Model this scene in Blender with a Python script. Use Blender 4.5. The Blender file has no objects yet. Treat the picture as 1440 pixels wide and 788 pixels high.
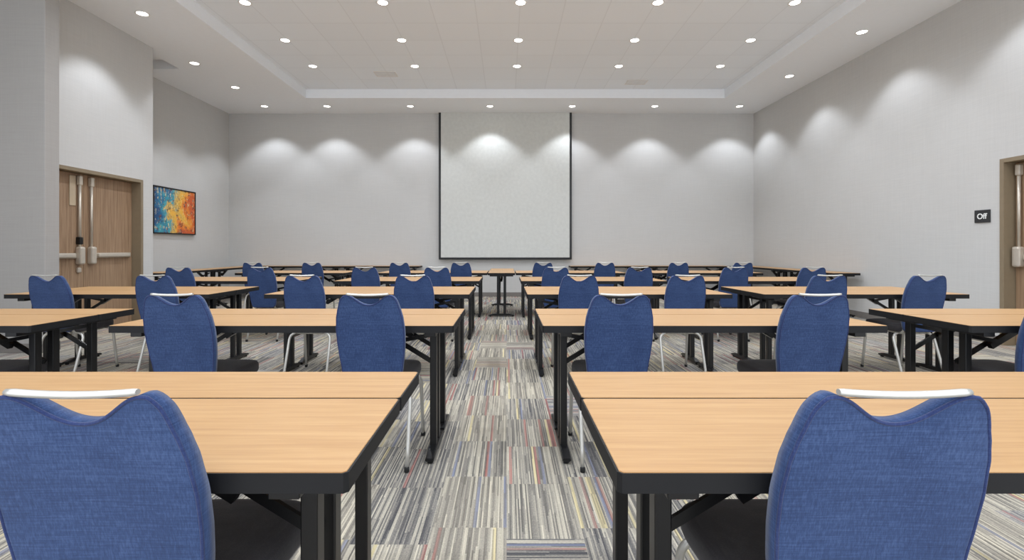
import bpy, bmesh, math, random
from mathutils import Vector, Matrix
C = bpy.context.scene
PI = math.pi
# ------------------------------------------------------------------ camera, world, exposure
F, CX, CY, H = 703.0, 712.4, 349.3, 1.15          # focal length in px, vanishing point, eye height
cam = bpy.data.cameras.new('camera'); camo = bpy.data.objects.new('camera', cam)
C.collection.objects.link(camo); C.camera = camo
camo.location = (0, 0, H); camo.rotation_euler = (PI/2, 0, 0)
cam.sensor_width = 36; cam.sensor_fit = 'HORIZONTAL'; cam.lens = F/1440*36
cam.shift_x = (720-CX)/1440; cam.shift_y = -(394-CY)/1440
cam.clip_start = 0.05
w = bpy.data.worlds.new('world'); C.world = w; w.use_nodes = True
w.node_tree.nodes['Background'].inputs[0].default_value = (0.93, 0.98, 1.06, 1)
w.node_tree.nodes['Background'].inputs[1].default_value = 2.25
C.view_settings.view_transform = 'Standard'; C.view_settings.look = 'None'
C.view_settings.exposure = 0.08; C.view_settings.gamma = 1; C.view_settings.use_curve_mapping = False
P_TRAY, P_WASH, LENS = 54.0, 61.0, 9.0             # lamp powers in watts, lens glow

# ------------------------------------------------------------------ materials
def lin(c):
    return tuple(((v/255)/12.92 if v/255 <= .04045 else ((v/255+.055)/1.055)**2.4) for v in c) + (1,)
class NT:
    def __init__(s, name):
        s.m = bpy.data.materials.new(name); s.m.use_nodes = True
        s.t = s.m.node_tree; s.b = s.t.nodes['Principled BSDF']
    def n(s, typ, **kw):
        nd = s.t.nodes.new(typ)
        for k, v in kw.items():
            if k in nd.inputs.keys(): s.set(nd.inputs[k], v)
            else: setattr(nd, k, v)
        return nd
    def set(s, inp, v):
        if isinstance(v, bpy.types.NodeSocket): s.t.links.new(v, inp)
        else: inp.default_value = v
    def math(s, op, a, b=None, c=None):
        nd = s.t.nodes.new('ShaderNodeMath'); nd.operation = op
        for i, v in enumerate((a, b, c)):
            if v is not None: s.set(nd.inputs[i], v)
        return nd.outputs[0]
    def comb(s, x, y, z):
        nd = s.t.nodes.new('ShaderNodeCombineXYZ')
        for i, v in enumerate((x, y, z)): s.set(nd.inputs[i], v)
        return nd.outputs[0]
    def sep(s, v):
        nd = s.t.nodes.new('ShaderNodeSeparateXYZ'); s.set(nd.inputs[0], v); return nd.outputs
    def mapping(s, vec, scale):
        nd = s.t.nodes.new('ShaderNodeMapping'); s.set(nd.inputs[0], vec); nd.inputs['Scale'].default_value = scale
        return nd.outputs[0]
    def noise(s, vec, scale, detail=2, rough=.5):
        nd = s.t.nodes.new('ShaderNodeTexNoise'); s.set(nd.inputs['Vector'], vec)
        nd.inputs['Scale'].default_value = scale; nd.inputs['Detail'].default_value = detail
        nd.inputs['Roughness'].default_value = rough
        return nd.outputs[0]
    def white(s, vec):
        nd = s.t.nodes.new('ShaderNodeTexWhiteNoise'); s.set(nd.inputs['Vector'], vec); return nd.outputs[0]
    def ramp(s, fac, stops, interp='LINEAR'):
        nd = s.t.nodes.new('ShaderNodeValToRGB'); s.set(nd.inputs[0], fac)
        cr = nd.color_ramp; cr.interpolation = interp
        while len(cr.elements) < len(stops): cr.elements.new(.5)
        for e, (p, c) in zip(cr.elements, stops): e.position = p; e.color = lin(c)
        return nd.outputs[0]
    def mix(s, fac, a, b, blend='MIX'):
        nd = s.t.nodes.new('ShaderNodeMix'); nd.data_type = 'RGBA'; nd.blend_type = blend
        s.set(nd.inputs[0], fac); s.set(nd.inputs[6], a); s.set(nd.inputs[7], b)
        return nd.outputs[2]
    def bump(s, h, strength, dist):
        nd = s.t.nodes.new('ShaderNodeBump'); s.set(nd.inputs['Height'], h)
        nd.inputs['Strength'].default_value = strength; nd.inputs['Distance'].default_value = dist
        s.t.links.new(nd.outputs[0], s.b.inputs['Normal'])
    def coord(s, k='Object'):
        return s.t.nodes.new('ShaderNodeTexCoord').outputs[k]
    def base(s, c): s.set(s.b.inputs['Base Color'], c)
    def props(s, **kw):
        for k, v in kw.items(): s.b.inputs[k.replace('_', ' ')].default_value = v
        return s.m
def plain(name, c, rough=.5, metal=0.0, spec=.5, lo=.95):
    t = NT(name); p = t.coord()
    n = t.noise(p, 14, 3)
    t.base(t.mix(n, lin(tuple(v*lo for v in c)), lin(tuple(min(255, v*(2-lo)**.8) for v in c))))
    return t.props(Roughness=rough, Metallic=metal, Specular_IOR_Level=spec)

def wallpaper(name, c):
    t = NT(name); p = t.coord()
    x, y, z = t.sep(p)
    hz = t.noise(t.mapping(p, (1.5, 1.5, 45)), 2.0, 4, .7)
    vt = t.noise(t.mapping(p, (40, 40, 1.2)), 2.0, 3, .6)
    f = t.math('MULTIPLY_ADD', hz, .6, t.math('MULTIPLY', vt, .4))
    t.base(t.ramp(f, [(.3, tuple(v*.965 for v in c)), (.7, tuple(min(255, v*1.015) for v in c))]))
    t.bump(hz, .15, .002)
    return t.props(Roughness=.75, Specular_IOR_Level=.2)
M = {}
M['wall'] = wallpaper('wall_covering', (200, 199, 196))
M['wallpier'] = wallpaper('wall_covering_shaded', (163, 160, 156))  # pier covering, base colour lowered to paint in the shade on it
M['ceil'] = plain('ceiling_paint', (240, 243, 246), .9, 0, .1, .99)
def tiles():
    t = NT('ceiling_tile'); p = t.coord(); x, y, z = t.sep(p)
    def line(v, off):
        f = t.math('FRACT', t.math('ADD', t.math('DIVIDE', v, .625), off))
        return t.math('LESS_THAN', t.math('ABSOLUTE', t.math('SUBTRACT', f, .5)), .012)
    l = t.math('MAXIMUM', line(x, .2), line(y, .45))
    cell = t.comb(t.math('FLOOR', t.math('ADD', t.math('DIVIDE', x, .625), .7)), t.math('FLOOR', t.math('ADD', t.math('DIVIDE', y, .625), .95)), 0)
    tone = t.mix(t.white(cell), lin((240, 245, 250)), lin((243, 248, 253)))
    sp = t.noise(p, 90, 2)
    tone = t.mix(t.math('MULTIPLY', sp, .12), tone, lin((200, 204, 208)))
    t.base(t.mix(t.math('MULTIPLY', l, .22), tone, lin((196, 199, 202))))
    return t.props(Roughness=.95, Specular_IOR_Level=.1)
M['tile'] = tiles()
def carpet():
    t = NT('carpet'); p = t.coord(); x, y, z = t.sep(p)
    bx = t.math('FLOOR', t.math('DIVIDE', x, .305))
    sh = t.math('MULTIPLY', t.white(t.comb(bx, 3.3, 0)), .61)
    by = t.math('FLOOR', t.math('DIVIDE', t.math('ADD', y, sh), .46))
    cid = t.white(t.comb(bx, by, 7))
    turn = t.math('LESS_THAN', cid, .12)                    # some blocks run crosswise
    u = t.math('ADD', t.math('MULTIPLY', x, t.math('SUBTRACT', 1, turn)), t.math('MULTIPLY', y, turn))
    v = t.math('ADD', t.math('MULTIPLY', y, t.math('SUBTRACT', 1, turn)), t.math('MULTIPLY', x, turn))
    st = t.math('FLOOR', t.math('MULTIPLY', u, 160))
    sid = t.white(t.comb(st, t.math('MULTIPLY', cid, 50), 1))
    vl = t.math('FLOOR', t.math('ADD', t.math('MULTIPLY', v, 4.5), t.math('MULTIPLY', sid, 9)))
    n1 = t.white(t.comb(st, vl, t.math('MULTIPLY', cid, 31)))
    fine = t.noise(t.comb(t.math('MULTIPLY', u, 230), t.math('MULTIPLY', v, 95), 0), 1.0, 3, .7)
    f = t.math('ADD', t.math('MULTIPLY', sid, .36), t.math('ADD', t.math('MULTIPLY', n1, .24), t.math('MULTIPLY', fine, .40)))
    grey = t.ramp(f, [(.22, (50, 50, 54)), (.38, (100, 97, 93)), (.5, (144, 139, 129)), (.62, (180, 173, 156)), (.8, (216, 207, 185))])
    tone = t.white(t.comb(bx, by, 19))                      # each block leans to a tone
    grey = t.mix(.28, grey, t.ramp(tone, [(0, (116, 115, 116)), (.35, (162, 156, 144)), (.7, (188, 179, 160)), (.9, (140, 142, 150))], 'CONSTANT'))
    au = t.math('FLOOR', t.math('MULTIPLY', u, 72))         # accent threads
    an = t.white(t.comb(au, t.math('MULTIPLY', cid, 77), 5))
    ac = t.ramp(t.white(t.comb(au, t.math('MULTIPLY', cid, 41), 9)), [(0, (164, 88, 84)), (.34, (216, 200, 148)), (.66, (108, 118, 148)), (.84, (150, 92, 86))], 'CONSTANT')
    hit = t.math('MULTIPLY', t.math('GREATER_THAN', an, .87), t.math('MULTIPLY_ADD', n1, .5, .25))
    t.base(t.mix(hit, grey, ac))
    t.bump(fine, .4, .004)
    return t.props(Roughness=.95, Specular_IOR_Level=.1)
M['carpet'] = carpet()
def laminate():
    t = NT('maple_laminate'); p = t.coord()
    rnd = t.t.nodes.new('ShaderNodeObjectInfo').outputs['Random']
    nd = t.t.nodes.new('ShaderNodeVectorMath'); nd.operation = 'ADD'
    t.set(nd.inputs[0], p); t.set(nd.inputs[1], t.comb(t.math('MULTIPLY', rnd, 50), t.math('MULTIPLY', rnd, 20), 0))
    a = t.noise(t.mapping(nd.outputs[0], (1.6, 38, 1)), 1.4, 5, .65)
    b = t.noise(t.mapping(nd.outputs[0], (5, 220, 1)), 1.0, 3, .6)
    f = t.math('MULTIPLY_ADD', a, .7, t.math('MULTIPLY', b, .3))
    t.base(t.ramp(f, [(.28, (161, 120, 77)), (.5, (180, 140, 93)), (.72, (193, 155, 108))]))
    return t.props(Roughness=.38, Specular_IOR_Level=.4)
M['maple'] = laminate()
def fabric(name, c0, c1, c2):
    t = NT(name); p = t.coord()
    v = t.noise(t.mapping(p, (300, 300, 9)), 1.0, 4, .75)
    h = t.noise(t.mapping(p, (12, 12, 380)), 1.0, 4, .7)
    big = t.noise(p, 7, 3)
    f = t.math('ADD', t.math('MULTIPLY', v, .45), t.math('ADD', t.math('MULTIPLY', h, .35), t.math('MULTIPLY', big, .2)))
    t.base(t.ramp(f, [(.3, c0), (.5, c1), (.7, c2)]))
    t.bump(t.math('ADD', v, h), .25, .001)
    m = t.props(Roughness=.85, Specular_IOR_Level=.15)
    t.b.inputs['Sheen Weight'].default_value = .15
    return m
M['blue'] = fabric('blue_weave', (33, 46, 77), (47, 66, 104), (76, 97, 138))
M['piping'] = fabric('blue_piping', (32, 41, 76), (42, 54, 94), (60, 76, 118))
M['seat'] = fabric('charcoal_weave', (38, 37, 40), (52, 50, 52), (72, 69, 69))
M['black'] = plain('black_metal', (18, 18, 19), .34, 0, .4)
M['band'] = plain('black_edge_band', (24, 24, 25), .55, 0, .25)
M['rubber'] = plain('black_rubber', (22, 22, 22), .8)
M['silver'] = plain('silver_tube', (196, 194, 187), .32, .5)
M['baseb'] = plain('grey_baseboard', (118, 113, 108), .6)
M['frame'] = plain('taupe_frame', (134, 119, 96), .5)
M['steel'] = plain('satin_steel', (205, 196, 182), .35, .5)
M['white'] = plain('white_enamel', (232, 230, 226), .6)
M['ivory'] = plain('pale_plate', (190, 172, 146), .5)
M['screen'] = plain('screen_cloth', (206, 207, 202), .85, 0, .1)
def doorwood():
    t = NT('walnut_veneer'); p = t.coord()
    a = t.noise(t.mapping(p, (30, 30, 1.2)), 1.6, 5, .65)
    t.base(t.ramp(a, [(.3, (130, 103, 79)), (.5, (152, 124, 97)), (.72, (171, 143, 115))]))
    return t.props(Roughness=.5)
M['door'] = doorwood()
def emis(name, c, s):
    t = NT(name); t.base(lin(c))
    t.b.inputs['Emission Color'].default_value = lin(c); t.b.inputs['Emission Strength'].default_value = s
    return t.m
M['lens'] = emis('lamp_lens', (255, 252, 244), LENS)
M['letter'] = plain('white_letter', (235, 235, 232), .5)
M['plaque'] = plain('dark_plaque', (42, 42, 44), .5)
def painting():
    t = NT('abstract_paint'); p = t.coord(); x, y, z = t.sep(p)
    u = t.math('ADD', t.math('DIVIDE', y, 1.22), .5)       # 0 near the door .. 1 towards the screen
    v = t.math('ADD', t.math('DIVIDE', z, .86), .5)
    warp = t.noise(p, 2.6, 5, .65)
    g = t.math('ADD', u, t.math('MULTIPLY', t.math('SUBTRACT', warp, .5), 1.5))
    g = t.math('ADD', g, t.math('MULTIPLY', t.math('SUBTRACT', .5, v), .22))
    col = t.ramp(g, [(0, (24, 78, 126)), (.17, (40, 120, 158)), (.33, (64, 164, 176)), (.43, (206, 172, 96)), (.58, (240, 186, 72)), (.76, (232, 136, 44)), (.92, (206, 92, 42))])
    sp = t.noise(p, 16, 4, .7)
    col = t.mix(t.math('MULTIPLY', t.math('GREATER_THAN', sp, .57), .8), col, t.ramp(t.noise(p, 6, 2), [(.3, (150, 56, 28)), (.5, (92, 62, 48)), (.7, (20, 66, 92))]))
    sp2 = t.noise(t.mapping(p, (1, 1, .45)), 23, 4, .75)
    col = t.mix(t.math('MULTIPLY', t.math('GREATER_THAN', sp2, .59), .75), col, lin((244, 222, 160)))
    t.base(col); t.bump(sp, .3, .004)
    return t.props(Roughness=.55)
M['paint'] = painting()

# ------------------------------------------------------------------ mesh helpers
def box(bm, x0, x1, y0, y1, z0, z1, bev=0.0, seg=2, mi=0):
    vs = [bm.verts.new(p) for p in ((x0,y0,z0),(x1,y0,z0),(x1,y1,z0),(x0,y1,z0),(x0,y0,z1),(x1,y0,z1),(x1,y1,z1),(x0,y1,z1))]
    fs = [bm.faces.new([vs[i] for i in q]) for q in ((3,2,1,0),(4,5,6,7),(0,1,5,4),(1,2,6,5),(2,3,7,6),(3,0,4,7))]
    for f in fs: f.material_index = mi
    if bev:
        es = list({e for f in fs for e in f.edges})
        r = bmesh.ops.bevel(bm, geom=es, offset=bev, segments=seg, affect='EDGES', profile=.5)
        for f in r['faces']: f.material_index = mi
def tube(bm, pts, r, n=12, closed=False, flat=1.0):
    pts = [Vector(p) for p in pts]; k = len(pts); rings = []
    up = None
    for i, p in enumerate(pts):
        if closed: d = pts[(i+1) % k] - pts[i-1]
        else: d = pts[min(i+1, k-1)] - pts[max(i-1, 0)]
        d.normalize()
        if up is None: up = Vector((0,0,1)) if abs(d.z) < .9 else Vector((0,1,0))
        s = d.cross(up)
        if s.length < 1e-4: s = d.orthogonal()
        s.normalize(); up = s.cross(d).normalized()
        rr = r[i] if isinstance(r, (list, tuple)) else r
        rings.append([bm.verts.new(p + s*math.cos(a)*rr + up*math.sin(a)*rr*flat) for a in [2*PI*j/n for j in range(n)]])
    m = k if closed else k-1
    for i in range(m):
        a, b = rings[i], rings[(i+1) % k]
        for j in range(n):
            f = bm.faces.new((a[j], a[(j+1)%n], b[(j+1)%n], b[j])); f.smooth = True
    if not closed:
        bm.faces.new(rings[0][::-1]); bm.faces.new(rings[-1])
def bar(bm, a, b, wx, wz):
    """flat rectangular bar from a to b: wx along y, wz across"""
    a, b = Vector(a), Vector(b); d = (b-a).normalized()
    s = Vector((0,1,0)); u = d.cross(s).normalized()
    q = [s*wx/2*i + u*wz/2*j for i, j in ((-1,-1),(1,-1),(1,1),(-1,1))]
    A = [bm.verts.new(a+o) for o in q]; B = [bm.verts.new(b+o) for o in q]
    for j in range(4): bm.faces.new((A[j], A[(j+1)%4], B[(j+1)%4], B[j]))
    bm.faces.new(A[::-1]); bm.faces.new(B)
def lathe(bm, prof, n=32, c=(0,0), caps=True):
    rings = [[bm.verts.new((c[0]+r*math.cos(2*PI*j/n), c[1]+r*math.sin(2*PI*j/n), z)) for j in range(n)] for r, z in prof]
    for a, b in zip(rings, rings[1:]):
        for j in range(n):
            f = bm.faces.new((a[j], a[(j+1)%n], b[(j+1)%n], b[j])); f.smooth = True
    if caps: bm.faces.new(rings[0][::-1]); bm.faces.new(rings[-1])
def obj(name, bm, mats, parent=None, recalc=True):
    if recalc: bmesh.ops.recalc_face_normals(bm, faces=bm.faces)
    me = bpy.data.meshes.new(name); bm.to_mesh(me); bm.free()
    for m in (mats if isinstance(mats, (list, tuple)) else [mats]): me.materials.append(M[m])
    o = bpy.data.objects.new(name, me); C.collection.objects.link(o)
    if parent: o.parent = parent
    return o
def boxobj(name, dims, m, parent=None, bev=.002):
    bm = bmesh.new(); box(bm, *dims, bev=bev); return obj(name, bm, m, parent)
def tag(o, label, cat, group=None):
    o['label'] = label; o['category'] = cat
    if group: o['group'] = group
    return o
def empty(name, label, cat, loc=(0,0,0), rz=0, group=None):
    o = bpy.data.objects.new(name, None); C.collection.objects.link(o)
    o.location = loc; o.rotation_euler = (0, 0, rz); o.empty_display_size = .1
    return tag(o, label, cat, group)
def struct(o):
    o['kind'] = 'structure'; return o
def copy_tree(o, parent=None):
    c = o.copy(); C.collection.objects.link(c)
    if parent: c.parent = parent
    for ch in o.children: copy_tree(ch, c)
    return c

# ------------------------------------------------------------------ the room
DW, HS, HC = 11.9, 4.354, 4.544                    # back wall, soffit height, tray height
XR, XL, XD = 5.88, -6.61, -5.66                    # right wall, recessed left wall, door wall
JOG, PIER0, PIER1, XP = 8.0, 5.5, 5.68, -5.08
Y0, XF = -1.5, -7.2
D1 = (5.95, 7.72, 2.16); D2 = (4.96, 5.90, 2.16)   # door openings (from, to, height)
struct(boxobj('floor', (XF-.3, XR+.6, Y0, DW+.3, -.2, 0), 'carpet', bev=0))
bm = bmesh.new(); box(bm, XF-.3, XR+.6, DW, DW+.2, 0, HC+.1)
struct(obj('wall_back', bm, 'wall'))
bm = bmesh.new()
box(bm, XR, XR+.2, Y0, D2[0]-.05, 0, HC+.1); box(bm, XR, XR+.2, D2[1]+.05, DW, 0, HC+.1); box(bm, XR, XR+.2, D2[0]-.05, D2[1]+.05, D2[2]+.05, HC+.1)
struct(obj('wall_right', bm, 'wall'))
bm = bmesh.new()
box(bm, XD-.2, XD, PIER1, D1[0]-.05, 0, HC+.1); box(bm, XD-.2, XD, D1[1]+.05, JOG-.2, 0, HC+.1); box(bm, XD-.2, XD, D1[0]-.05, D1[1]+.05, D1[2]+.05, HC+.1)
box(bm, XL, XD, JOG-.2, JOG, 0, HC+.1); box(bm, XL-.2, XL, JOG-.2, DW, 0, HC+.1)
struct(obj('wall_left', bm, 'wall'))
bm = bmesh.new()
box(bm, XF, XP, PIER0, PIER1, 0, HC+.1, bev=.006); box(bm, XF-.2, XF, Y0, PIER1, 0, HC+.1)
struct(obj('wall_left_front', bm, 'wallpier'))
TX0, TX1, TY1 = -4.28, 4.65, 10.66
bm = bmesh.new()
NX, NY = -5.85, 8.93
top = HC+.12
box(bm, NX, TX0, Y0, TY1, HS, top); box(bm, XF-.2, NX, Y0, JOG, HS, top); box(bm, XL-.2, NX, NY, TY1, HS, top)
box(bm, XL-.2, NX, JOG, NY, HS+.16, top)
box(bm, TX1, XR+.2, Y0, TY1, HS, top); box(bm, XL-.2, XR+.2, TY1, DW, HS, top)
box(bm, TX0, TX1, Y0, TY1, HC, top, mi=1)
struct(obj('ceiling', bm, ['ceil', 'tile']))
def baseboard(name, segs):
    bm = bmesh.new()
    for s in segs: box(bm, *s, 0, .1, bev=.004)
    struct(obj(name, bm, 'baseb'))
t_ = .015
baseboard('baseboard_back', [(XL, XR, DW-t_, DW)])
baseboard('baseboard_right', [(XR-t_, XR, D2[1]+.05, DW-t_), (XR-t_, XR, Y0, D2[0]-.05)])
baseboard('baseboard_left', [(XL, XL+t_, JOG, DW-t_), (XD, XD+t_, D1[1]+.05, JOG), (XL, XD+t_, JOG, JOG+t_), (XD, XD+t_, PIER1, D1[0]-.05)])
baseboard('baseboard_left_front', [(XF, XP+t_, PIER0-t_, PIER0), (XP, XP+t_, PIER0, PIER1)])

def door(name, side, wx, op, pair):
    """door (a pair or a single leaf) with exit hardware in the wall x = wx; side = +1 when the room lies towards +x"""
    y0, y1, h = op; s = side
    def B(bm, a, b, ya, yb, za, zb, bev=.003):      # a, b: distance from the wall face into the room
        xa, xb = wx+s*a, wx+s*b
        box(bm, min(xa, xb), max(xa, xb), ya, yb, za, zb, bev=bev)
    bm = bmesh.new()
    for ya, yb in ((y0-.05, y0+.0), (y1, y1+.05)): B(bm, -.2, .015, ya+.0005, yb-.0005, 0, h+.05)
    B(bm, -.2, .015, y0, y1, h, h+.05)
    root = struct(obj(name, bm, 'frame'))
    mid = (y0+y1)/2
    for k, (ya, yb) in enumerate(((y0+.004, mid-.003), (mid+.003, y1-.004)) if pair else ((y0+.004, y1-.004),)):
        bm = bmesh.new(); B(bm, -.17, -.125, ya, yb, .01, h-.004)
        leaf = obj('door_leaf', bm, 'door', root)
        inner = mid + (-.095 if k == 0 else .095) if pair else y1-.07
        sg = -1 if k == 0 else 1
        bm = bmesh.new(); px = wx - s*.095
        tube(bm, [(px, inner, 1.16), (px, inner, h-.12)], .017, 10)
        obj('vertical_rod', bm, 'steel', leaf)
        bm = bmesh.new(); B(bm, -.125, -.07, inner-.028, inner+.028, h-.16, h-.03, .012)
        obj('top_latch', bm, 'steel', leaf)
        bm = bmesh.new(); B(bm, -.125, -.045, inner-.045, inner+.045, .93, 1.17, .022)
        obj('latch_case', bm, 'steel', leaf)
        far = ya+.06 if k == 0 else yb-.06
        a, b = sorted((inner+sg*.045, far))
        bm = bmesh.new(); B(bm, -.125, -.095, a, b, 1.015, 1.085, .006); B(bm, -.1, -.05, a+.04, b-.06, 1.025, 1.075, .012)
        obj('push_bar', bm, 'steel', leaf)
        if pair and k == 0:
            bm = bmesh.new(); B(bm, -.125, -.07, inner-.03, inner+.03, 1.2, 1.3, .008)
            obj('lock_guard', bm, 'black', leaf)
            bm = bmesh.new(); B(bm, -.125, -.09, inner-.03, inner+.03, .82, .89, .014)
            obj('lock_cylinder', bm, 'steel', leaf)
        if pair and k == 0:
            bm = bmesh.new(); B(bm, -.125, -.112, inner-.135, inner-.04, 1.72, 2.12, .004)
            obj('pale_door_plate', bm, 'ivory', leaf)
    # threshold back panel behind the leaves
    bm = bmesh.new(); B(bm, -.2, -.172, y0, y1, 0, h, 0)
    obj('door_stop_panel', bm, 'frame', root)
door('door_1', 1, XD, D1, True)
door('door_2', -1, XR, D2, False)

# ------------------------------------------------------------------ folding training tables
TH = .74; TW = 1.83
def make_table(depth, posts, label, name):
    """origin: floor, middle of the edge nearest the chairs; x along the length, y towards the screen"""
    root = empty(name, label, 'table')
    hw = TW/2; g = .0015
    bm = bmesh.new(); zt = TH-.0012
    # band runs round the board: outer and inner loops with clipped corners
    c = .008
    def loop(x, y0, y1, cc): return [(-x+cc,y0),(x-cc,y0),(x,y0+cc),(x,y1-cc),(x-cc,y1),(-x+cc,y1),(-x,y1-cc),(-x,y0+cc)]
    o_, i_ = loop(hw, g, depth-g, c), loop(hw-.0045, .0045, depth-.0045, c*.8)
    V = [[bm.verts.new((p[0], p[1], z)) for p in L] for L, z in ((o_, TH-.038), (o_, zt), (i_, zt), (i_, TH-.038))]
    for a, b in ((0,1),(1,2),(2,3),(3,0)):
        for j in range(8):
            bm.faces.new((V[a][j], V[a][(j+1)%8], V[b][(j+1)%8], V[b][j]))
    obj('edge_band', bm, 'band', root)
    bm = bmesh.new(); L = loop(hw-.0042, .0042, depth-.0042, c*.8)
    A = [bm.verts.new((*p, TH-.03)) for p in L]; B_ = [bm.verts.new((*p, TH)) for p in L]
    for j in range(8): bm.faces.new((A[j], A[(j+1)%8], B_[(j+1)%8], B_[j]))
    bm.faces.new(A[::-1]); tf = bm.faces.new(B_)
    bmesh.ops.bevel(bm, geom=list(tf.edges), offset=.001, segments=2, affect='EDGES')
    obj('tabletop', bm, 'maple', root)
    for s in (-1, 1):
        x = s*(hw-.13); zt = TH-.036
        bm = bmesh.new()
        for py in posts: box(bm, x-.0185, x+.0185, py-.022, py+.022, .045, zt, bev=.004)
        box(bm, x-.03, x+.03, .03, depth-.03, zt-.028, zt, bev=.003)          # top bracket
        leg = obj('leg', bm, 'black', root)
        # foot: flat-topped bar that slopes off at both ends
        bm = bmesh.new(); L0, L1 = .012, depth-.012
        prof = [(L0,.014),(L0,.03),(L0+.09,.05),(L1-.09,.05),(L1,.03),(L1,.014)]
        A = [bm.verts.new((x-.022, y, z)) for y, z in prof]; B_ = [bm.verts.new((x+.022, y, z)) for y, z in prof]
        n = len(prof)
        for j in range(n): bm.faces.new((A[j], A[(j+1)%n], B_[(j+1)%n], B_[j]))
        bm.faces.new(A[::-1]); bm.faces.new(B_)
        bmesh.ops.recalc_face_normals(bm, faces=bm.faces)
        bmesh.ops.bevel(bm, geom=list(bm.edges), offset=.004, segments=2, affect='EDGES')
        obj('foot', bm, 'black', leg)
        for y in (L0+.03, L1-.03):
            bm = bmesh.new(); lathe(bm, [(.016, 0), (.016, .015)], 14, (x, y))
            obj('glide', bm, 'rubber', leg)
        # folding brace: two flat links from the underside down to the posts
        yb = sum(posts)/len(posts)
        bm = bmesh.new()
        bar(bm, (x-s*.36, yb, zt-.012), (x-s*.19, yb, zt-.115), .03, .034)
        bar(bm, (x-s*.21, yb+.02, zt-.092), (x-s*.015, yb+.02, zt-.212), .012, .026)
        bar(bm, (x-s*.24, yb-.02, zt-.09), (x-s*.01, yb-.02, zt-.045), .008, .022)
        box(bm, x-s*.38-.04, x-s*.38+.04, yb-.035, yb+.035, zt-.014, zt, bev=.003)
        obj('folding_brace', bm, 'black', root)
    return root
T18 = make_table(.457, (.172, .284), 'x', 'training_table')
T12 = make_table(.294, (.096,), 'x', 'narrow_training_table')
used = set()
GT = 'maple training tables in rows'
def put_table(proto, xc, y, label, rz=0):
    if proto.name in used: o = copy_tree(proto)
    else: o = proto; used.add(proto.name)
    o.location = (xc, y, 0); o.rotation_euler = (0, 0, rz)
    o['label'] = label; o['group'] = GT
    return o
ROWN = ['front', 'second', 'third', 'fourth', 'fifth']
rows = [(.910, True, {'left of the aisle': -.29-TW/2, 'right of the aisle': .203+TW/2}),
        (2.640, True, {'far left': -2.52-TW/2, 'left of the aisle': -.28-TW/2, 'right of the aisle': .19+TW/2, 'far right': 2.45+TW/2}),
        (4.440, False, {'far left': -2.645-TW/2, 'left of the aisle': -.33-TW/2, 'right of the aisle': .182+TW/2, 'far right': 2.29+TW/2}),
        (6.25, False, {'far left': -2.64-TW/2, 'left of the aisle': -.34-TW/2, 'right of the aisle': .182+TW/2, 'far right': 2.30+TW/2}),
        (8.285, False, {'far left': -2.68-TW/2, 'left of the aisle': -.325-TW/2, 'right of the aisle': .155+TW/2, 'far right': 2.43+TW/2})]
for i, (y, narrow, cols) in enumerate(rows):
    nm = 'nearest row' if i == 0 else ROWN[i] + ' row from camera'
    for cn, xc in cols.items():
        put_table(T18, xc, y, f'black-edged maple table, {nm}, {cn}, half beside the chairs')
        if narrow: put_table(T12, xc, y+.4585, f'narrow black-edged maple table, {nm}, {cn}, half towards the screen')
        else: put_table(T18, xc, y+.4585, f'black-edged maple table, {nm}, {cn}, half towards the screen')
# end-on table at the head of the aisle, tables along the side walls and the back wall
put_table(T18, .142, 8.285+TW/2, 'maple table standing end-on at the head of the centre aisle', PI/2)
for k, y in enumerate((8.225, 8.225+TW+.003)):
    e_ = ('end nearer the camera', 'corner end by the back wall')[k]
    put_table(T18, 5.83, y+TW/2, f'maple table lengthwise against the right wall, {e_}', PI/2)
    put_table(T18, -5.68, y+TW/2, f'maple table lengthwise by the left wall under the painting, {e_}' if k == 0 else f'maple table lengthwise by the left wall, {e_}', PI/2)
for k, x in enumerate((-2.0-TW/2, -2.0-TW*1.5-.003)):
    if k == 1: x = -2.0-TW*1.5-.003
    put_table(T18, x, DW-.48, 'maple table along the back wall, ' + ('just left of the screen' if k == 0 else 'left half of the wall, nearer the left corner'))
for k, x in enumerate((1.47+TW/2, 1.47+TW*1.5+.003)):
    put_table(T18, x, DW-.48, 'maple table along the back wall, ' + ('just right of the screen' if k == 0 else 'right half of the wall, nearer the right corner'))

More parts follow.
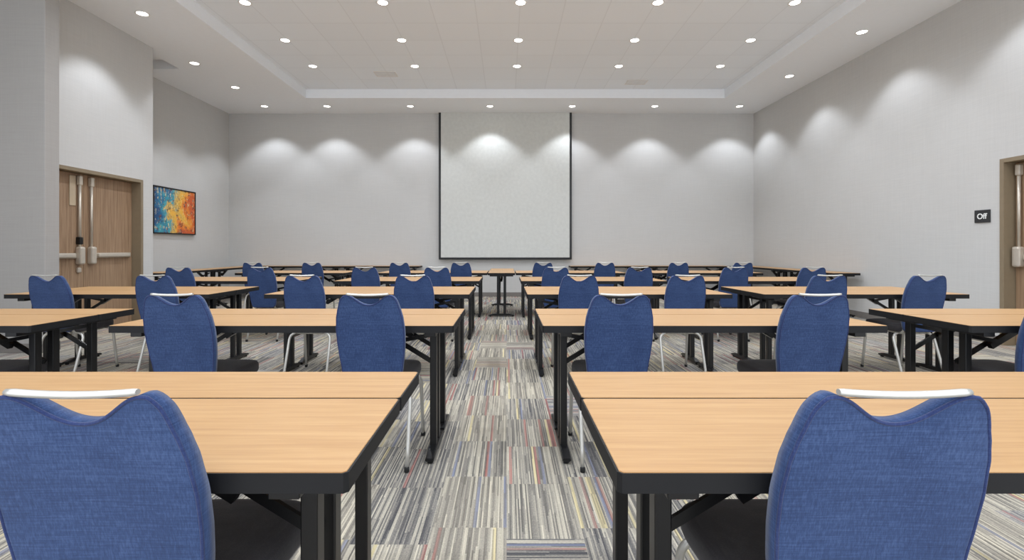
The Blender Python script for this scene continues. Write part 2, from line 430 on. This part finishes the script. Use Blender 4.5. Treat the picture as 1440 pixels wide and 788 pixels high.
# ------------------------------------------------------------------ blue stacking chairs
def interp(tab, v):
    for (a, p), (b, q) in zip(tab, tab[1:]):
        if v <= b:
            f = (v-a)/(b-a); f = f*f*(3-2*f)*.35 + f*.65
            return p+(q-p)*f
    return tab[-1][1]
WV = [(0,.118),(.012,.130),(.035,.138),(.09,.146),(.21,.158),(.39,.169),(.5,.1735),(.63,.175),(.757,.1695),(.83,.1615),(.892,.1525),(.93,.147),(.956,.141),(.975,.134),(.99,.126),(1,.115)]
ZB, ZT = .415, .913
def ztop(x):
    sm = .5+.5*math.cos(PI*min(1, abs(x)/.113))
    return ZT - .050*sm*(1.34-.34*sm)
def by(z): return .03 - .10*max(0, (z-ZB)/(ZT-ZB))**1.6        # leans back towards the top
def make_chair():
    root = empty('banquet_chair', 'x', 'chair')
    nu, nv, T = 36, 48, .036
    us = [-1+2*i/nu for i in range(nu+1)]
    vs = [1-(1-j/nv)**1.25 if j > nv*.0 else 0 for j in range(nv+1)]
    def P(u, v, side):
        wv = interp(WV, v); x = u*wv
        z = ZB + v*(ztop(x)-ZB)
        edge = min(1-abs(u), 1.0)
        puff = .010*(1-abs(u)**4)*(1-(2*v-1)**6) if side > 0 else .005*(1-abs(u)**4)*(1-(2*v-1)**6)
        y = by(z) + .30*x*x*0 - .25*x*x + side*(T/2+puff)
        return (x, y, z)
    bm = bmesh.new(); G = {}
    for s in (-1, 1):
        for i, u in enumerate(us):
            for j, v in enumerate(vs): G[s, i, j] = bm.verts.new(P(u, v, s))
    for s in (-1, 1):
        for i in range(nu):
            for j in range(nv):
                q = [G[s,i,j], G[s,i+1,j], G[s,i+1,j+1], G[s,i,j+1]]
                bm.faces.new(q if s < 0 else q[::-1])
    bd = [(i,0) for i in range(nu)] + [(nu,j) for j in range(nv)] + [(i,nv) for i in range(nu,0,-1)] + [(0,j) for j in range(nv,0,-1)]
    rim = []
    for k in range(len(bd)):
        a, b = bd[k], bd[(k+1) % len(bd)]
        bm.faces.new((G[-1,*a], G[1,*a], G[1,*b], G[-1,*b]))
    bmesh.ops.recalc_face_normals(bm, faces=bm.faces)
    ed = []
    for s in (-1, 1):
        for k in range(len(bd)):
            e = bm.edges.get((G[s,*bd[k]], G[s,*bd[(k+1) % len(bd)]]))
            if e: ed.append(e)
    bmesh.ops.bevel(bm, geom=ed, offset=.007, segments=3, affect='EDGES', clamp_overlap=True)
    for f in bm.faces: f.smooth = True
    back = obj('backrest', bm, 'blue', root)
    # welt along both rims
    for s in (-1,):
        bm = bmesh.new(); pts = []
        for i, j in bd:
            x, y, z = P(us[i], vs[j], s)
            nx = -.0035*us[i]; pts.append((x+nx, y-.0005+.002, z + (.002 if j == 0 else (-.003 if j == nv else 0))))
        tube(bm, pts, .0034, 8, closed=True)
        obj('piping', bm, 'piping', back)
    # silver handle bar across the ears
    bm = bmesh.new(); pts = []
    for k in range(21):
        t = -1+2*k/20; x = .106*t
        pts.append((x, by(ZT)-.020, ZT+.001+.005*t*t))
    rr = [.0062 if k in (0, 20) else .0078 for k in range(21)]
    tube(bm, pts, rr, 12, flat=.8)
    obj('handle', bm, 'silver', root)
    # seat cushion: rounded plan, domed top
    bm = bmesh.new(); n = 48; rings = []
    def plan(a, k):
        c_, s_ = math.cos(a), math.sin(a); e = 2/5.0
        x = .186*math.copysign(abs(c_)**e, c_); y = .215*math.copysign(abs(s_)**e, s_)
        return x*(1+.04*y/.215)*k, .262+y*k
    for k, z in ((.90,.405),(.975,.408),(1.0,.42),(1.0,.446),(.985,.46),(.95,.468),(.85,.473),(.6,.477),(.3,.479)):
        rings.append([bm.verts.new((*plan(2*PI*j/n, k), z)) for j in range(n)])
    for a, b in zip(rings, rings[1:]):
        for j in range(n):
            f = bm.faces.new((a[j], a[(j+1)%n], b[(j+1)%n], b[j])); f.smooth = True
    bm.faces.new(rings[0][::-1]); bm.faces.new(rings[-1])
    obj('seat', bm, 'seat', root)
    # under-seat frame: side rails and cross tubes
    bm = bmesh.new()
    for s in (-1, 1):
        tube(bm, [(s*.12, .028, .56), (s*.12, .034, .50), (s*.12, .05, .415), (s*.12, .09, .394), (s*.12, .44, .394)], .0105, 10)
    tube(bm, [(-.125, .10, .392), (.125, .10, .392)], .0105, 10)
    tube(bm, [(-.125, .42, .392), (.125, .42, .392)], .0105, 10)
    obj('seat_frame', bm, 'silver', root)
    for ft in (0, 1):
        for s in (-1, 1):
            bm = bmesh.new(); R = .06
            yt, yf = ((.10, -.035), (.42, .47))[ft]
            xo = .182
            pts = [(s*.06, yt, .392), (s*.09, yt, .392), (s*(xo-R), yt, .392)]
            for k in range(1, 9):
                a = PI/2*k/8
                z = .392-R+R*math.cos(a); yy = yt+(yf-yt)*(.392-z)/.392
                pts.append((s*(xo-R+R*math.sin(a)), yy, z))
            for z in (.22, .11, .012):
                pts.append((s*(xo+.004*(.33-z)/.33), yt+(yf-yt)*(.392-z)/.392, z))
            tube(bm, pts, .0112, 12)
            leg = obj('leg', bm, 'silver', root)
            bm = bmesh.new(); lathe(bm, [(.011, 0), (.0135, .003), (.0135, .022), (.0115, .026)], 14, (s*(xo+.004), yf-(yf-yt)*.0))
            obj('glide', bm, 'rubber', leg)
    return root
chair = make_chair(); first = [True]
def put_chair(px, y, row, word, rz=0):
    x = (px-CX)*(y-.02)/F
    o = chair if first[0] else copy_tree(chair); first[0] = False
    o.location = (x, y, 0); o.rotation_euler = (0, 0, rz)
    nm = 'nearest row' if row == 0 else ROWN[row] + ' row from camera'
    o['label'] = f'blue padded chair with black seat, {nm}, {word}'
    o['group'] = 'blue chairs at the tables'
R1, R2, R3, R4 = ('first seat right of aisle', 'second seat right of aisle', 'third seat right of aisle', 'fourth seat right of aisle')
L1, L2, L3, L4 = (s.replace('right', 'left') for s in (R1, R2, R3, R4))
rnd = random.Random(4)
chairs = [(.893, [(150, L1), (1227, R1)]),
          (2.60, [(522, L1), (254.5, L2), (-92, L3), (869.5, R1), (1141.5, R2), (1484, R3)]),
          (4.38, [(582.5, L1), (429, L2), (222, L3), (73.5, L4), (813.5, R1), (963, R2), (1160, R3), (1298.5, R4)]),
          (6.19, [(615, L1), (514.5, L2), (369, L3), (254.5, L4), (781.5, R1), (897.5, R2), (1031, R3), (1140, R4)]),
          (8.23, [(648.5, L1), (562.5, L2), (440, L3), (357, L4), (763.5, R1), (850, R2), (953, R3), (1043, R4)])]
for r, (y, lst) in enumerate(chairs):
    for px, wd in lst: put_chair(px, y, r, wd)

# ------------------------------------------------------------------ projection screen
SY = 11.80; SX0, SX1, SZ0 = -1.601, 1.537, .883
sc = empty('projection_screen', 'pulled-down white projection screen with black borders on the back wall', 'screen', ((SX0+SX1)/2, SY, SZ0))
hw = (SX1-SX0)/2; sh = HS-SZ0
boxobj('screen_cloth', (-hw+.05, hw-.05, -.004, .004, .05, sh), 'screen', sc, bev=0)
for s in (-1, 1): boxobj('black_side_border', (min(s*hw, s*(hw-.05)), max(s*hw, s*(hw-.05)), -.006, .006, .0, sh), 'black', sc, bev=.001)
boxobj('bottom_bar', (-hw+.0505, hw-.0505, -.012, .012, 0, .05), 'black', sc, bev=.004)
bm = bmesh.new(); box(bm, -.06, .06, -.03, -.013, .008, .022, bev=.004)
obj('pull_handle', bm, 'black', sc)

# ------------------------------------------------------------------ painting and plaque
pc = empty('painting', 'abstract blue and orange painting in thin black frame on the left wall', 'painting', (XL+.0, 9.93, 1.88))
PW, PH = 1.22, .86
boxobj('canvas', (.004, .034, -PW/2, PW/2, -PH/2, PH/2), 'paint', pc, bev=.003)
for a in ((-PW/2-.022, -PW/2-.0005, -PH/2-.022, PH/2+.022), (PW/2+.0005, PW/2+.022, -PH/2-.022, PH/2+.022), (-PW/2, PW/2, PH/2+.0005, PH/2+.022), (-PW/2, PW/2, -PH/2-.022, -PH/2-.0005)):
    boxobj('frame', (.001, .045, a[0], a[1], a[2], a[3]), 'black', pc, bev=.002)
pl = empty('wall_plaque', 'small dark plaque with white lettering on the right wall beside the door', 'sign', (XR, 6.17, 1.545))
boxobj('plate', (-.014, -.001, -.10, .10, -.078, .078), 'plaque', pl, bev=.003)
cu = bpy.data.curves.new('letters', 'FONT'); cu.body = 'Off'; cu.size = .095; cu.extrude = .0015; cu.align_x = 'CENTER'; cu.align_y = 'CENTER'; cu.offset = .0016
to = bpy.data.objects.new('letters_tmp', cu); C.collection.objects.link(to)
dg = bpy.context.evaluated_depsgraph_get()
me = bpy.data.meshes.new_from_object(to.evaluated_get(dg)); bpy.data.objects.remove(to)
me.name = 'lettering'; me.materials.clear(); me.materials.append(M['letter'])
me.transform(Matrix.Rotation(-PI/2, 4, 'Z') @ Matrix.Rotation(PI/2, 4, 'X')); 
lo = bpy.data.objects.new('lettering', me); C.collection.objects.link(lo); lo.parent = pl; lo.location = (-.0155, 0, -.004)

# ------------------------------------------------------------------ ceiling: downlights and air vents
def make_lamp():
    root = empty('recessed_downlight', 'x', 'ceiling light')
    bm = bmesh.new(); lathe(bm, [(.066, -.001), (.085, -.001), (.088, -.005), (.084, -.008), (.070, -.006), (.066, -.001)], 32, caps=False)
    obj('trim_ring', bm, 'white', root)
    bm = bmesh.new(); lathe(bm, [(.0655, -.001), (.0655, -.0035), (.05, -.005), (.02, -.0055)], 32)
    obj('lens', bm, 'lens', root)
    return root
lamp = make_lamp(); lf = [True]
def mk_spot(name, P, size, blend):
    d = bpy.data.lights.new(name, 'SPOT'); d.energy = P; d.spot_size = math.radians(size); d.spot_blend = blend
    d.shadow_soft_size = .05; d.color = (.94, 1, 1.1)
    return d
LT = mk_spot('downlight_beam', P_TRAY, 150, .8); LW = mk_spot('wall_wash_beam', P_WASH, 102, .42); LR = mk_spot('side_wash_beam', P_WASH*.74, 102, .45)
def put_lamp(x, y, z, data, label):
    o = lamp if lf[0] else copy_tree(lamp)
    lf[0] = False
    o.location = (x, y, z); o['label'] = label; o['group'] = 'recessed ceiling downlights'
    return (o, data)
jobs = []
ORD = ['leftmost', 'second from left', 'middle', 'fourth from left', 'rightmost']
RN = ['tray row nearest the screen', 'second tray row from the screen', 'third tray row from the screen']
TXS = (-3.61, -1.71, .193, 2.09, 3.98)
UN = 'round recessed downlight in the ceiling above the camera, out of the photograph'
for r, y in enumerate((9.31, 8.15, 6.90, 5.7, 4.4, 3.1, 1.8, .5)):
    for k, x in enumerate(TXS):
        jobs.append(put_lamp(x, y, HC, LT, f'round recessed ceiling downlight, {RN[r]}, {ORD[k]}' if r < 3 else UN))
B7 = ['far left corner', 'second from left', 'third from left', 'just left above the screen', 'above right edge of the screen', 'second from right corner', 'right corner']
for k, x in enumerate((-5.46, -4.05, -2.17, -.375, 1.48, 3.34, 5.25)):
    jobs.append(put_lamp(x, 11.27, HS, LW, f'round recessed downlight, back soffit row, {B7[k]}'))
for k, y in enumerate((9.95, 8.65)):
    jobs.append(put_lamp(-5.40, y, HS, LW, f'round recessed downlight, left soffit, {["next to back corner", "above the wall jog"][k]}'))
jobs.append(put_lamp(-4.97, 6.82, HS, LW, 'round recessed downlight, left soffit, above the wooden double door'))
for k, y in enumerate((9.3, 7.4, 5.5, 3.6, 1.7)):
    jobs.append(put_lamp(5.26, y, HS, LR, f'round recessed downlight, right soffit, {["farther from camera", "nearer the camera"][k]}' if k < 2 else UN))
for o, data in jobs:
    s = bpy.data.objects.new('beam', data); C.collection.objects.link(s); s.parent = o; s.location = (0, 0, -.03)
def vent(x, y, wx, wy, label):
    r = empty('air_vent', label, 'vent', (x, y, HC))
    bm = bmesh.new()
    for d in ((-wx/2, wx/2, -wy/2, -wy/2+.02), (-wx/2, wx/2, wy/2-.02, wy/2), (-wx/2, -wx/2+.02, -wy/2+.02, wy/2-.02), (wx/2-.02, wx/2, -wy/2+.02, wy/2-.02)):
        box(bm, *d, -.008, -.0005, bev=.001)
    obj('vent_frame', bm, 'white', r)
    bm = bmesh.new(); n = 6
    for k in range(n):
        yy = -wy/2+.02+(wy-.04)*(k+.5)/n
        box(bm, -wx/2+.02, wx/2-.02, yy-.012, yy+.004, -.006, -.002)
    obj('vent_louvre', bm, 'white', r)
vent(-2.35, 9.72, .42, .3, 'flat white ceiling air vent, left of centre near the screen')
vent(2.65, 10.2, .42, .3, 'flat white ceiling air vent, right of centre near the screen')
